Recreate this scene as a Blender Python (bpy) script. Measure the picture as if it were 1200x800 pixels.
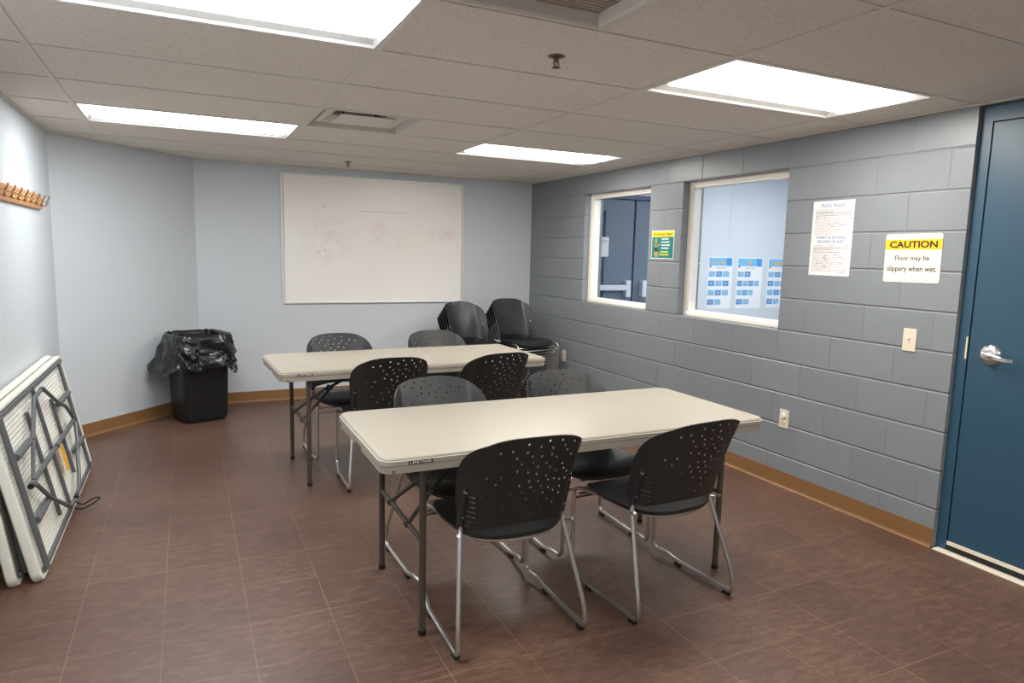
import bpy, bmesh, math, random
from mathutils import Vector, Matrix, noise
from mathutils.geometry import delaunay_2d_cdt
PI = math.pi
random.seed(7)
for o in list(bpy.data.objects): bpy.data.objects.remove(o)
SC = bpy.context.scene
COL = SC.collection

# ------------------------------------------------------------------ camera
CAM_H = 1.4691
YAW, PITCH, ROLL, FPX = 0.44661, -0.13022, 0.02423, 797.02
fw = Vector((math.sin(YAW)*math.cos(PITCH), math.cos(YAW)*math.cos(PITCH), math.sin(PITCH)))
rt = Vector((math.cos(YAW), -math.sin(YAW), 0)); up = rt.cross(fw)
rt2 = math.cos(ROLL)*rt + math.sin(ROLL)*up; up2 = -math.sin(ROLL)*rt + math.cos(ROLL)*up
cd = bpy.data.cameras.new('camera'); cam = bpy.data.objects.new('camera', cd); COL.objects.link(cam)
M = Matrix((rt2, up2, -fw)).transposed().to_4x4(); M.translation = (0, 0, CAM_H)
cam.matrix_world = M
cd.sensor_width = 36; cd.lens = FPX/1200*36; cd.clip_start = .02
SC.camera = cam

# ------------------------------------------------------------------ world and exposure
w = bpy.data.worlds.new('world'); SC.world = w; w.use_nodes = True
w.node_tree.nodes['Background'].inputs[0].default_value = (.6, .7, .85, 1)
w.node_tree.nodes['Background'].inputs[1].default_value = .02
SC.view_settings.view_transform = 'Standard'; SC.view_settings.look = 'None'
SC.view_settings.gamma = 1; SC.view_settings.use_curve_mapping = False
SC.view_settings.exposure = 0.17
LAMP = 26.0; LAMP_SIDE = 5.5      # the prismatic bottom of a lens is far brighter than its flanks
LAMP_COOL = (.94, .97, 1.0); LAMP_WARM = (1.0, .955, .90)
HALL_FILL = 34.0  # strength of the added, unseen lobby fill panels

# ------------------------------------------------------------------ helpers
def lin(r, g, b):
    f = lambda c: (c/255/12.92) if c <= 10 else ((c/255+.055)/1.055)**2.4
    return (f(r), f(g), f(b), 1)
def new_mat(name):
    m = bpy.data.materials.new(name); m.use_nodes = True
    return m, m.node_tree, m.node_tree.nodes['Principled BSDF']
def N(nt, t, **k):
    n = nt.nodes.new(t)
    for a, v in k.items(): setattr(n, a, v)
    return n
def simple(name, col, rough=.5, metal=0, bump=0, bscale=200, var=0, vscale=8, spec=None, coat=0):
    m, nt, b = new_mat(name)
    b.inputs['Roughness'].default_value = rough; b.inputs['Metallic'].default_value = metal
    b.inputs['Base Color'].default_value = col
    if spec is not None: b.inputs['Specular IOR Level'].default_value = spec
    if coat: b.inputs['Coat Weight'].default_value = coat
    tc = N(nt, 'ShaderNodeTexCoord')
    if var:
        n = N(nt, 'ShaderNodeTexNoise'); n.inputs['Scale'].default_value = vscale; n.inputs['Detail'].default_value = 4
        nt.links.new(tc.outputs['Object'], n.inputs['Vector'])
        mx = N(nt, 'ShaderNodeMix', data_type='RGBA')
        mx.inputs[6].default_value = tuple(c*(1-var) for c in col[:3])+(1,)
        mx.inputs[7].default_value = tuple(min(1, c*(1+var)) for c in col[:3])+(1,)
        nt.links.new(n.outputs['Fac'], mx.inputs[0]); nt.links.new(mx.outputs[2], b.inputs['Base Color'])
    if bump:
        n = N(nt, 'ShaderNodeTexNoise'); n.inputs['Scale'].default_value = bscale; n.inputs['Detail'].default_value = 3
        nt.links.new(tc.outputs['Object'], n.inputs['Vector'])
        bp = N(nt, 'ShaderNodeBump'); bp.inputs['Strength'].default_value = bump; bp.inputs['Distance'].default_value = .002
        nt.links.new(n.outputs['Fac'], bp.inputs['Height']); nt.links.new(bp.outputs['Normal'], b.inputs['Normal'])
    return m
def emit(name, col, s):
    m, nt, b = new_mat(name)
    b.inputs['Base Color'].default_value = (.9, .9, .9, 1)
    b.inputs['Emission Color'].default_value = col+(1,); b.inputs['Emission Strength'].default_value = s
    return m
def fillet(pts, rad, n=5):
    P = [Vector(p) for p in pts]; out = [P[0]]
    for i in range(1, len(P)-1):
        r = rad[i-1] if isinstance(rad, (list, tuple)) else rad
        a, b, c = P[i-1], P[i], P[i+1]
        d1 = (a-b); d2 = (c-b); k = min(r, d1.length*.49, d2.length*.49)
        p1 = b+d1.normalized()*k; p2 = b+d2.normalized()*k
        for t in range(n+1):
            t /= n; out.append(p1*(1-t)**2+b*2*t*(1-t)+p2*t*t)
    out.append(P[-1]); return out
class MB:
    def __init__(s): s.bm = bmesh.new(); s.mi = 0
    def face(s, vs):
        try: f = s.bm.faces.new(vs); f.material_index = s.mi; return f
        except ValueError: return None
    def box(s, x0, x1, y0, y1, z0, z1, mtx=None):
        v = [s.bm.verts.new((x, y, z)) for x in (x0, x1) for y in (y0, y1) for z in (z0, z1)]
        if mtx is not None:
            for q in v: q.co = mtx @ q.co
        for f in ((0,1,3,2),(4,6,7,5),(0,4,5,1),(2,3,7,6),(0,2,6,4),(1,5,7,3)): s.face([v[i] for i in f])
        return s
    def rings(s, rs, cap0=True, cap1=True, closed=True):
        L = [[s.bm.verts.new(p) for p in r] for r in rs]
        n = len(L[0])
        for a, b in zip(L, L[1:]):
            for i in range(n if closed else n-1): s.face([a[i], a[(i+1) % n], b[(i+1) % n], b[i]])
        if cap0: s.face(L[0][::-1])
        if cap1: s.face(L[-1])
        return L
    def tube(s, pts, r, seg=10, cap=True):
        P = [Vector(p) for p in pts]; Q = [P[0]]
        for p in P[1:]:
            if (p-Q[-1]).length > 1e-5: Q.append(p)
        P = Q; rs = []; nrm = None
        for i, p in enumerate(P):
            t = ((P[min(i+1, len(P)-1)]-p).normalized()+(p-P[max(i-1, 0)]).normalized()).normalized()
            if nrm is None:
                nrm = t.orthogonal().normalized()
            else:
                nrm = (nrm-t*nrm.dot(t)).normalized()
            bn = t.cross(nrm); rr = r[i] if isinstance(r, list) else r
            rs.append([p+(nrm*math.cos(a)+bn*math.sin(a))*rr for a in [2*PI*k/seg for k in range(seg)]])
        s.rings(rs, cap, cap); return s
    def cyl(s, a, b, r, seg=16): return s.tube([a, b], r, seg)
    def lathe(s, prof, seg=24, mtx=None, cap0=True, cap1=True):
        rs = []
        for r, z in prof:
            rs.append([Vector((r*math.cos(2*PI*k/seg), r*math.sin(2*PI*k/seg), z)) for k in range(seg)])
        if mtx is not None: rs = [[mtx @ p for p in q] for q in rs]
        s.rings(rs, cap0, cap1); return s
    def build(s, name, mats, parent=None, smooth=False, bevel=0, bseg=2, angle=35):
        me = bpy.data.meshes.new(name)
        bmesh.ops.remove_doubles(s.bm, verts=s.bm.verts, dist=1e-6)
        bmesh.ops.recalc_face_normals(s.bm, faces=s.bm.faces)
        if bevel:
            es = [e for e in s.bm.edges if len(e.link_faces) == 2 and e.calc_face_angle(0) > .5]
            bmesh.ops.bevel(s.bm, geom=es, offset=bevel, segments=bseg, profile=.5, affect='EDGES')
        s.bm.to_mesh(me); s.bm.free()
        for m in (mats if isinstance(mats, (list, tuple)) else [mats]): me.materials.append(m)
        o = bpy.data.objects.new(name, me); COL.objects.link(o)
        if smooth:
            for p in me.polygons: p.use_smooth = True
            try: me.set_sharp_from_angle(angle=math.radians(angle))
            except Exception: pass
        if parent is not None: o.parent = parent
        return o
def tag(o, label=None, cat=None, group=None, kind=None):
    if label: o['label'] = label
    if cat: o['category'] = cat
    if group: o['group'] = group
    if kind: o['kind'] = kind
    return o
def empty(name, loc=(0,0,0), rz=0):
    o = bpy.data.objects.new(name, None); COL.objects.link(o); o.location = loc; o.rotation_euler = (0, 0, rz)
    o.empty_display_size = .1
    return o
def copy_tree(o, parent=None):
    c = o.copy(); COL.objects.link(c); c.parent = parent
    for ch in o.children: copy_tree(ch, c)
    return c
def rrect(hx, hy, r, n=6, cx=0, cy=0):
    out = []
    for sx, sy, a0 in ((1,1,0),(-1,1,90),(-1,-1,180),(1,-1,270)):
        for k in range(n+1):
            a = math.radians(a0+90*k/n)
            out.append((cx+sx*(hx-r)+r*math.cos(a), cy+sy*(hy-r)+r*math.sin(a)))
    return out
def text(body, mat, mtx, x0, y0, wd, ht, parent, name='lettering', bold=0, depth=.0006):
    cu = bpy.data.curves.new('t', 'FONT'); cu.body = body; cu.size = 1; cu.offset = bold; cu.extrude = .01
    cu.align_x = 'CENTER'; cu.space_line = .95; cu.resolution_u = 3
    t = bpy.data.objects.new('t', cu); COL.objects.link(t)
    bpy.context.view_layer.update()
    me = bpy.data.meshes.new_from_object(t.evaluated_get(bpy.context.evaluated_depsgraph_get()))
    bpy.data.objects.remove(t)
    xs = [v.co.x for v in me.vertices]; ys = [v.co.y for v in me.vertices]
    sx = wd/(max(xs)-min(xs)); sy = ht/(max(ys)-min(ys)); mx = min(xs); my = min(ys)
    for v in me.vertices:
        v.co = mtx @ Vector((x0+(v.co.x-mx)*sx, y0+(v.co.y-my)*sy, depth*(.5+v.co.z/.02)))
    me.materials.clear(); me.materials.append(mat)
    o = bpy.data.objects.new(name, me); COL.objects.link(o); o.parent = parent
    return o
ON_RIGHT = Matrix(((0,0,-1,0),(-1,0,0,0),(0,1,0,0),(0,0,0,1)))   # text x -> -Y, text y -> Z, facing -X
ON_BACK = Matrix(((1,0,0,0),(0,0,-1,0),(0,1,0,0),(0,0,0,1)))     # text x -> X, text y -> Z, facing -Y

# ------------------------------------------------------------------ dimensions
XR, XL, YB, YF, H = 3.4466, -.85, 6.78, -2.3, 2.2193
YJ = 6.4653; BL = .4064; CR = .2032
GX, GY, G, GR = 1.910, 2.694, .6096, .0055
W1 = (YJ-4.5*BL, YJ-2*BL); W2 = (YJ-8*BL, YJ-5.5*BL); WZ = (5*CR, 10*CR)
DOOR_EDGE = 2.089; DOOR_FAR = DOOR_EDGE-1.02; WT = .20
HX, HY0, HY1, HH = 9.2, 2.4, 6.9, 2.7

# ------------------------------------------------------------------ materials
def wall_paint(name, col):
    return simple(name, col, rough=.55, bump=.12, bscale=260, var=.025, vscale=1.6)
M_WALL = wall_paint('pale_blue_wall_paint', lin(202, 207, 210))
M_HALLW = wall_paint('hall_wall_paint', lin(205, 208, 212))
def block_mat():
    m, nt, b = new_mat('painted_block')
    tc = N(nt, 'ShaderNodeTexCoord'); sp = N(nt, 'ShaderNodeSeparateXYZ'); cb = N(nt, 'ShaderNodeCombineXYZ')
    nt.links.new(tc.outputs['Object'], sp.inputs[0])
    ad = N(nt, 'ShaderNodeMath', operation='ADD'); ad.inputs[1].default_value = -YJ+.5*BL+20*BL
    nt.links.new(sp.outputs['Y'], ad.inputs[0]); nt.links.new(ad.outputs[0], cb.inputs[0]); nt.links.new(sp.outputs['Z'], cb.inputs[1])
    br = N(nt, 'ShaderNodeTexBrick'); br.offset = .5; br.offset_frequency = 2; br.squash = 1
    br.inputs['Scale'].default_value = 1; br.inputs['Mortar Size'].default_value = .0032; br.inputs['Mortar Smooth'].default_value = .6
    br.inputs['Brick Width'].default_value = BL; br.inputs['Row Height'].default_value = CR; br.inputs['Bias'].default_value = 0
    br.inputs['Color1'].default_value = lin(134, 139, 142); br.inputs['Color2'].default_value = lin(129, 134, 138)
    br.inputs['Mortar'].default_value = lin(132, 136, 139)
    nt.links.new(cb.outputs[0], br.inputs['Vector'])
    # joints are deeper on the horizontal beds than on the heads, as struck by hand
    n1 = N(nt, 'ShaderNodeTexNoise'); n1.inputs['Scale'].default_value = 95; n1.inputs['Detail'].default_value = 5
    n2 = N(nt, 'ShaderNodeTexNoise'); n2.inputs['Scale'].default_value = 14; n2.inputs['Detail'].default_value = 3
    for n in (n1, n2): nt.links.new(tc.outputs['Object'], n.inputs['Vector'])
    def mth(op, a, c=None, d=None):
        n = N(nt, 'ShaderNodeMath', operation=op)
        for k, v in enumerate((a, c, d)):
            if v is None: continue
            if isinstance(v, (int, float)): n.inputs[k].default_value = v
            else: nt.links.new(v, n.inputs[k])
        return n.outputs[0]
    def joint(coord, period):      # distance to the nearest joint line
        q = mth('ADD', mth('DIVIDE', coord, period), .5)
        return mth('MULTIPLY', mth('ABSOLUTE', mth('SUBTRACT', mth('FRACT', q), .5)), period)
    z = sp.outputs['Z']; row = mth('FLOOR', mth('DIVIDE', z, CR))
    odd = mth('MULTIPLY', mth('SUBTRACT', 1, mth('MODULO', mth('ADD', row, 20), 2)), .5*BL)
    dbed = joint(z, CR); dhead = joint(mth('ADD', ad.outputs[0], odd), BL)
    def groove(d, w_):
        r = N(nt, 'ShaderNodeMapRange', interpolation_type='SMOOTHSTEP'); r.inputs[1].default_value = .001; r.inputs[2].default_value = w_
        nt.links.new(d, r.inputs[0]); return r.outputs[0]
    wob = N(nt, 'ShaderNodeTexNoise'); wob.inputs['Scale'].default_value = 3; nt.links.new(tc.outputs['Object'], wob.inputs['Vector'])
    hs = mth('ADD', 1, mth('MULTIPLY', mth('SUBTRACT', groove(dhead, .006), 1), mth('MULTIPLY', wob.outputs['Fac'], 1.2)))
    hgt = mth('MULTIPLY', groove(dbed, .0085), hs)
    b1 = N(nt, 'ShaderNodeBump'); b1.inputs['Strength'].default_value = 1; b1.inputs['Distance'].default_value = .0045
    nt.links.new(hgt, b1.inputs['Height'])
    b2 = N(nt, 'ShaderNodeBump'); b2.inputs['Strength'].default_value = .5; b2.inputs['Distance'].default_value = .002
    nt.links.new(n1.outputs['Fac'], b2.inputs['Height']); nt.links.new(b1.outputs['Normal'], b2.inputs['Normal'])
    b3 = N(nt, 'ShaderNodeBump'); b3.inputs['Strength'].default_value = .3; b3.inputs['Distance'].default_value = .004
    nt.links.new(n2.outputs['Fac'], b3.inputs['Height']); nt.links.new(b2.outputs['Normal'], b3.inputs['Normal'])
    nt.links.new(b3.outputs['Normal'], b.inputs['Normal'])
    nt.links.new(br.outputs['Color'], b.inputs['Base Color'])
    b.inputs['Roughness'].default_value = .33
    return m
M_BLOCK = block_mat()
def floor_mat():
    m, nt, b = new_mat('vinyl_tile_floor')
    tc = N(nt, 'ShaderNodeTexCoord'); mp = N(nt, 'ShaderNodeMapping')
    mp.inputs['Location'].default_value = (-2.6148+40*.3048, -2.3754+40*.3048, 0)
    nt.links.new(tc.outputs['Object'], mp.inputs[0])
    br = N(nt, 'ShaderNodeTexBrick'); br.offset = 0; br.squash = 1
    br.inputs['Scale'].default_value = 1; br.inputs['Mortar Size'].default_value = .0011; br.inputs['Mortar Smooth'].default_value = .3
    br.inputs['Brick Width'].default_value = .3048; br.inputs['Row Height'].default_value = .3048
    br.inputs['Color1'].default_value = (.42, .42, .42, 1); br.inputs['Color2'].default_value = (.58, .58, .58, 1); br.inputs['Mortar'].default_value = (.5, .5, .5, 1)
    nt.links.new(mp.outputs[0], br.inputs['Vector'])
    # per tile marbling: direction alternates with the tile
    mp2 = N(nt, 'ShaderNodeMapping'); mp2.inputs['Scale'].default_value = (5, 16, 1); mp2.inputs['Rotation'].default_value = (0, 0, .5)
    nt.links.new(tc.outputs['Object'], mp2.inputs[0])
    n1 = N(nt, 'ShaderNodeTexNoise'); n1.inputs['Scale'].default_value = 2.4; n1.inputs['Detail'].default_value = 10; n1.inputs['Roughness'].default_value = .72; n1.inputs['Distortion'].default_value = .8
    nt.links.new(mp2.outputs[0], n1.inputs['Vector'])
    n2 = N(nt, 'ShaderNodeTexNoise'); n2.inputs['Scale'].default_value = 1.1; n2.inputs['Detail'].default_value = 5
    nt.links.new(tc.outputs['Object'], n2.inputs['Vector'])
    a = N(nt, 'ShaderNodeMath', operation='MULTIPLY_ADD'); a.inputs[1].default_value = .55
    nt.links.new(n1.outputs['Fac'], a.inputs[0])
    sx = N(nt, 'ShaderNodeMath', operation='MULTIPLY_ADD'); sx.inputs[1].default_value = .28
    s2 = N(nt, 'ShaderNodeMath', operation='MULTIPLY'); s2.inputs[1].default_value = .22
    nt.links.new(br.outputs['Color'], s2.inputs[0]); nt.links.new(n2.outputs['Fac'], sx.inputs[0]); nt.links.new(s2.outputs[0], sx.inputs[2]); nt.links.new(sx.outputs[0], a.inputs[2])
    cr = N(nt, 'ShaderNodeValToRGB'); e = cr.color_ramp.elements
    e[0].position = .34; e[0].color = lin(68, 48, 39); e[1].position = .74; e[1].color = lin(134, 103, 85)
    k = e.new(.52); k.color = lin(94, 69, 56)
    nt.links.new(a.outputs[0], cr.inputs[0])
    # pale scuffs
    mp3 = N(nt, 'ShaderNodeMapping'); mp3.inputs['Scale'].default_value = (1.6, 12, 1); mp3.inputs['Rotation'].default_value = (0, 0, -.35)
    nt.links.new(tc.outputs['Object'], mp3.inputs[0])
    n3 = N(nt, 'ShaderNodeTexNoise'); n3.inputs['Scale'].default_value = 2.2; n3.inputs['Detail'].default_value = 8; n3.inputs['Roughness'].default_value = .8
    nt.links.new(mp3.outputs[0], n3.inputs['Vector'])
    r3 = N(nt, 'ShaderNodeMapRange'); r3.inputs[1].default_value = .62; r3.inputs[2].default_value = .80; r3.inputs[4].default_value = .35
    nt.links.new(n3.outputs['Fac'], r3.inputs[0])
    m1 = N(nt, 'ShaderNodeMix', data_type='RGBA'); m1.inputs[7].default_value = lin(168, 140, 124)
    nt.links.new(r3.outputs[0], m1.inputs[0]); nt.links.new(cr.outputs[0], m1.inputs[6])
    # joints: light wax lines, uneven
    n4 = N(nt, 'ShaderNodeTexNoise'); n4.inputs['Scale'].default_value = 2.0
    nt.links.new(tc.outputs['Object'], n4.inputs['Vector'])
    r4 = N(nt, 'ShaderNodeMapRange'); r4.inputs[1].default_value = .35; r4.inputs[2].default_value = .7; r4.inputs[3].default_value = .15; r4.inputs[4].default_value = .8
    nt.links.new(n4.outputs['Fac'], r4.inputs[0])
    mu = N(nt, 'ShaderNodeMath', operation='MULTIPLY'); nt.links.new(r4.outputs[0], mu.inputs[0]); nt.links.new(br.outputs['Fac'], mu.inputs[1])
    m2 = N(nt, 'ShaderNodeMix', data_type='RGBA'); m2.inputs[7].default_value = lin(176, 142, 118)
    nt.links.new(mu.outputs[0], m2.inputs[0]); nt.links.new(m1.outputs[2], m2.inputs[6])
    nt.links.new(m2.outputs[2], b.inputs['Base Color'])
    rr = N(nt, 'ShaderNodeMapRange'); rr.inputs[3].default_value = .30; rr.inputs[4].default_value = .52
    nt.links.new(n1.outputs['Fac'], rr.inputs[0]); nt.links.new(rr.outputs[0], b.inputs['Roughness'])
    bp = N(nt, 'ShaderNodeBump'); bp.inputs['Strength'].default_value = .08; bp.inputs['Distance'].default_value = .002
    nt.links.new(n1.outputs['Fac'], bp.inputs['Height']); nt.links.new(bp.outputs['Normal'], b.inputs['Normal'])
    return m
M_FLOOR = floor_mat()
def tile_mat():
    m, nt, b = new_mat('acoustic_tile')
    tc = N(nt, 'ShaderNodeTexCoord')
    n = N(nt, 'ShaderNodeTexNoise'); n.inputs['Scale'].default_value = 130; n.inputs['Detail'].default_value = 2
    v = N(nt, 'ShaderNodeTexNoise'); v.inputs['Scale'].default_value = 1.4; v.inputs['Detail'].default_value = 3
    for q in (n, v): nt.links.new(tc.outputs['Object'], q.inputs['Vector'])
    cr = N(nt, 'ShaderNodeValToRGB'); e = cr.color_ramp.elements
    e[0].position = .32; e[0].color = lin(216, 208, 198); e[1].position = .46; e[1].color = lin(238, 231, 222)
    nt.links.new(n.outputs['Fac'], cr.inputs[0])
    mx = N(nt, 'ShaderNodeMix', data_type='RGBA', blend_type='MULTIPLY'); mx.inputs[0].default_value = 1
    c2 = N(nt, 'ShaderNodeValToRGB'); c2.color_ramp.elements[0].color = (.92, .915, .90, 1); c2.color_ramp.elements[1].color = (1, 1, 1, 1)
    nt.links.new(v.outputs['Fac'], c2.inputs[0]); nt.links.new(cr.outputs[0], mx.inputs[6]); nt.links.new(c2.outputs[0], mx.inputs[7])
    nt.links.new(mx.outputs[2], b.inputs['Base Color']); b.inputs['Roughness'].default_value = .9
    bp = N(nt, 'ShaderNodeBump'); bp.inputs['Strength'].default_value = .12; bp.inputs['Distance'].default_value = .001
    nt.links.new(n.outputs['Fac'], bp.inputs['Height']); nt.links.new(bp.outputs['Normal'], b.inputs['Normal'])
    return m
M_TILE = tile_mat()
M_TEE = simple('grid_white', lin(226, 219, 210), rough=.55, var=.04, vscale=3)
M_FIXT = simple('fixture_white_enamel', lin(205, 203, 200), rough=.4)
M_VENT = simple('vent_white_enamel', lin(222, 216, 208), rough=.5, var=.06, vscale=9)
M_DUCT = simple('duct_dark', lin(60, 55, 50), rough=.8, var=.2, vscale=12)
M_BASE = simple('brown_vinyl_base', lin(138, 100, 62), rough=.42, var=.06, vscale=3)
M_WFR = simple('cream_window_enamel', lin(246, 241, 231), rough=.4)
M_DOOR = simple('blue_door_paint', lin(48, 80, 100), rough=.38, bump=.1, bscale=160, var=.05, vscale=2)
M_GAP = simple('dark_gap', lin(14, 24, 34), rough=.7)
M_RUB = simple('black_rubber', lin(18, 18, 18), rough=.6)
M_ALU = simple('brushed_aluminium', lin(190, 188, 184), rough=.32, metal=1)
M_CHROME = simple('satin_chrome', lin(222, 220, 215), rough=.28, metal=1)
M_TUBE = simple('chair_chrome_tube', lin(205, 202, 197), rough=.33, metal=1, var=.05, vscale=30)
M_BLK = simple('black_polypropylene', lin(24, 25, 25), rough=.42, bump=.06, bscale=420, var=.08, vscale=25, spec=.75)
M_TOP = simple('almond_plastic_top', lin(164, 156, 141), rough=.42, bump=.18, bscale=330, var=.02, vscale=6)
M_TOPW = simple('white_granite_plastic', lin(222, 220, 208), rough=.5, bump=.1, bscale=200)
M_LEG = simple('bronze_powder_coat', lin(74, 66, 56), rough=.42, bump=.1, bscale=300)
M_GREY = simple('grey_powder_coat', lin(92, 94, 96), rough=.42, bump=.1, bscale=300)
M_WBF = simple('whiteboard_frame_metal', lin(236, 235, 232), rough=.3, metal=.15)
M_IVORY = simple('ivory_plate', lin(226, 214, 190), rough=.35)
M_WOOD = simple('varnished_oak', lin(186, 132, 84), rough=.45, var=.18, vscale=14)
M_BRASS = simple('bright_hook_metal', lin(205, 180, 140), rough=.22, metal=1)
M_STEEL = simple('sprinkler_metal', lin(130, 115, 95), rough=.35, metal=1)
M_BIN = simple('black_bin_plastic', lin(24, 25, 26), rough=.38, bump=.15, bscale=200)
M_BAG = simple('black_bag_film', lin(26, 27, 28), rough=.22, bump=.3, bscale=60)
M_PAPER = simple('white_paper', lin(232, 230, 228), rough=.5)
M_SIGN = simple('cream_sign_plastic', lin(240, 230, 212), rough=.4)
M_YEL = simple('safety_yellow', lin(248, 190, 20), rough=.4)
M_INK = simple('black_ink', lin(22, 20, 20), rough=.5)
M_LINK = simple('light_grey_ink', lin(172, 170, 168), rough=.6)
M_DINK = simple('dark_grey_ink', lin(110, 108, 106), rough=.6)
M_GINK = simple('grey_ink', lin(125, 122, 122), rough=.6)
M_BINK = simple('blue_grey_ink', lin(105, 125, 175), rough=.6)
M_RINK = simple('red_ink', lin(178, 40, 50), rough=.6)
M_GRINK = simple('green_grey_ink', lin(120, 150, 140), rough=.6)
M_TEAL = simple('teal_print', lin(22, 124, 118), rough=.5, var=.2, vscale=30)
M_YPR = simple('yellow_print', lin(244, 222, 40), rough=.5)
M_GOLD = simple('tan_figure_print', lin(190, 150, 90), rough=.5, var=.25, vscale=60)
M_SUIT = simple('dark_green_print', lin(38, 62, 40), rough=.5)
M_SKY = simple('pool_blue_print', lin(110, 180, 220), rough=.5, var=.35, vscale=30)
M_SKY2 = simple('deep_blue_print', lin(70, 140, 205), rough=.5, var=.35, vscale=30)
M_SKIN = simple('swimmer_print', lin(205, 175, 120), rough=.5)
M_STICK = simple('orange_sticker', lin(240, 170, 20), rough=.5)
M_HDOOR = simple('grey_blue_hall_door_paint', lin(96, 112, 130), rough=.5, var=.04)
M_HFR = simple('dark_blue_hall_frame_paint', lin(62, 84, 112), rough=.5)
M_HFLOOR = simple('hall_floor_tile', lin(90, 105, 125), rough=.4, var=.1, vscale=6)
M_BAR = simple('push_bar_white_metal', lin(215, 220, 226), rough=.4)
def glass_mat():
    m = bpy.data.materials.new('window_glass'); m.use_nodes = True; nt = m.node_tree; nt.nodes.clear()
    o = N(nt, 'ShaderNodeOutputMaterial'); t = N(nt, 'ShaderNodeBsdfTransparent'); g = N(nt, 'ShaderNodeBsdfGlossy'); g.inputs['Roughness'].default_value = .01
    t.inputs[0].default_value = (.93, .96, .97, 1)
    f = N(nt, 'ShaderNodeFresnel'); f.inputs[0].default_value = 1.45
    gm = N(nt, 'ShaderNodeNewGeometry'); iv = N(nt, 'ShaderNodeMath', operation='MULTIPLY_ADD'); iv.inputs[1].default_value = 1/1.45-1.45; iv.inputs[2].default_value = 1.45
    nt.links.new(gm.outputs['Backfacing'], iv.inputs[0]); nt.links.new(iv.outputs[0], f.inputs[0]); mx = N(nt, 'ShaderNodeMixShader')
    nt.links.new(f.outputs[0], mx.inputs[0]); nt.links.new(t.outputs[0], mx.inputs[1]); nt.links.new(g.outputs[0], mx.inputs[2]); nt.links.new(mx.outputs[0], o.inputs[0])
    return m
M_GLASS = glass_mat()
def board_mat():
    m, nt, b = new_mat('whiteboard_enamel')
    tc = N(nt, 'ShaderNodeTexCoord'); base = lin(245, 241, 235)
    def blob(cx, cz, rx, rz, nsc, lo, hi, amt):
        mp = N(nt, 'ShaderNodeMapping'); mp.vector_type = 'POINT'
        mp.inputs['Scale'].default_value = (1/rx, 0, 1/rz); mp.inputs['Location'].default_value = (-cx/rx, 0, -cz/rz)
        nt.links.new(tc.outputs['Object'], mp.inputs[0])
        ln = N(nt, 'ShaderNodeVectorMath', operation='LENGTH'); nt.links.new(mp.outputs[0], ln.inputs[0])
        r = N(nt, 'ShaderNodeMapRange', interpolation_type='SMOOTHSTEP'); r.inputs[1].default_value = 1; r.inputs[2].default_value = .2
        nt.links.new(ln.outputs['Value'], r.inputs[0])
        n = N(nt, 'ShaderNodeTexNoise'); n.inputs['Scale'].default_value = nsc; n.inputs['Detail'].default_value = 5; n.inputs['Roughness'].default_value = .7
        nt.links.new(tc.outputs['Object'], n.inputs['Vector'])
        r2 = N(nt, 'ShaderNodeMapRange'); r2.inputs[1].default_value = lo; r2.inputs[2].default_value = hi; r2.inputs[4].default_value = amt
        nt.links.new(n.outputs['Fac'], r2.inputs[0])
        mu = N(nt, 'ShaderNodeMath', operation='MULTIPLY'); nt.links.new(r.outputs[0], mu.inputs[0]); nt.links.new(r2.outputs[0], mu.inputs[1])
        return mu.outputs[0]
    prev = None
    for (args, col) in (((.92, .72, .12, .16, 9, .4, .6, .35), lin(234, 196, 194)), ((1.60, .70, .28, .08, 9, .4, .6, .35), lin(234, 196, 194)),
                        ((.42, .62, .36, .34, 13, .45, .7, .30), lin(206, 196, 182)), ((1.1, .58, .25, .06, 10, .45, .65, .3), lin(214, 206, 194))):
        f = blob(*args); mx = N(nt, 'ShaderNodeMix', data_type='RGBA'); mx.inputs[7].default_value = col
        if prev is None: mx.inputs[6].default_value = base
        else: nt.links.new(prev, mx.inputs[6])
        nt.links.new(f, mx.inputs[0]); prev = mx.outputs[2]
    nt.links.new(prev, b.inputs['Base Color']); b.inputs['Roughness'].default_value = .28
    return m
M_BOARD = board_mat()

# ------------------------------------------------------------------ room shell
S = lambda o: tag(o, kind='structure')
b = MB(); b.box(XL-.15, XR+.03, YF-.15, YB+.1, -.06, 0); S(b.build('floor', M_FLOOR))
# right block wall with two window openings and the door opening
b = MB(); x0, x1 = XR, XR+WT; top = H+.12
b.box(x0, x1, W1[1], YB+.15, 0, top)
for (a, c) in (W1, W2):
    b.box(x0, x1, a, c, 0, WZ[0]); b.box(x0, x1, a, c, WZ[1], top)
b.box(x0, x1, W2[1], W1[0], 0, top)
b.box(x0, x1, DOOR_EDGE, W2[0], 0, top)
b.box(x0, x1, DOOR_FAR, DOOR_EDGE, H-.005, top)
b.box(x0, x1, YF-.15, DOOR_FAR, 0, top)
S(b.build('wall_right', M_BLOCK))
DG = (XL, 5.79, .083, YB)          # diagonal wall from left wall to back wall
b = MB(); b.box(DG[2]-.1, XR, YB, YB+.12, 0, top); S(b.build('wall_back', M_WALL))
b = MB(); b.box(XL-.12, XL, YF-.15, DG[1]+.06, 0, top); S(b.build('wall_left', M_WALL))
b = MB(); b.box(XL, XR, YF-.12, YF, 0, top); S(b.build('wall_front', M_WALL))
def along(p, q, t, z0, z1, name, mat, prof=None):
    p = Vector((p[0], p[1], 0)); q = Vector((q[0], q[1], 0)); d = (q-p); L = d.length; d.normalize(); n = Vector((d.y, -d.x, 0))
    b = MB()
    if prof is None: prof = [(0, z0), (0, z1), (t, z1), (t, z0)]
    b.rings([[p+n*a+Vector((0,0,z)) for a, z in prof], [q+n*a+Vector((0,0,z)) for a, z in prof]])
    return S(b.build(name, mat))
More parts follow.
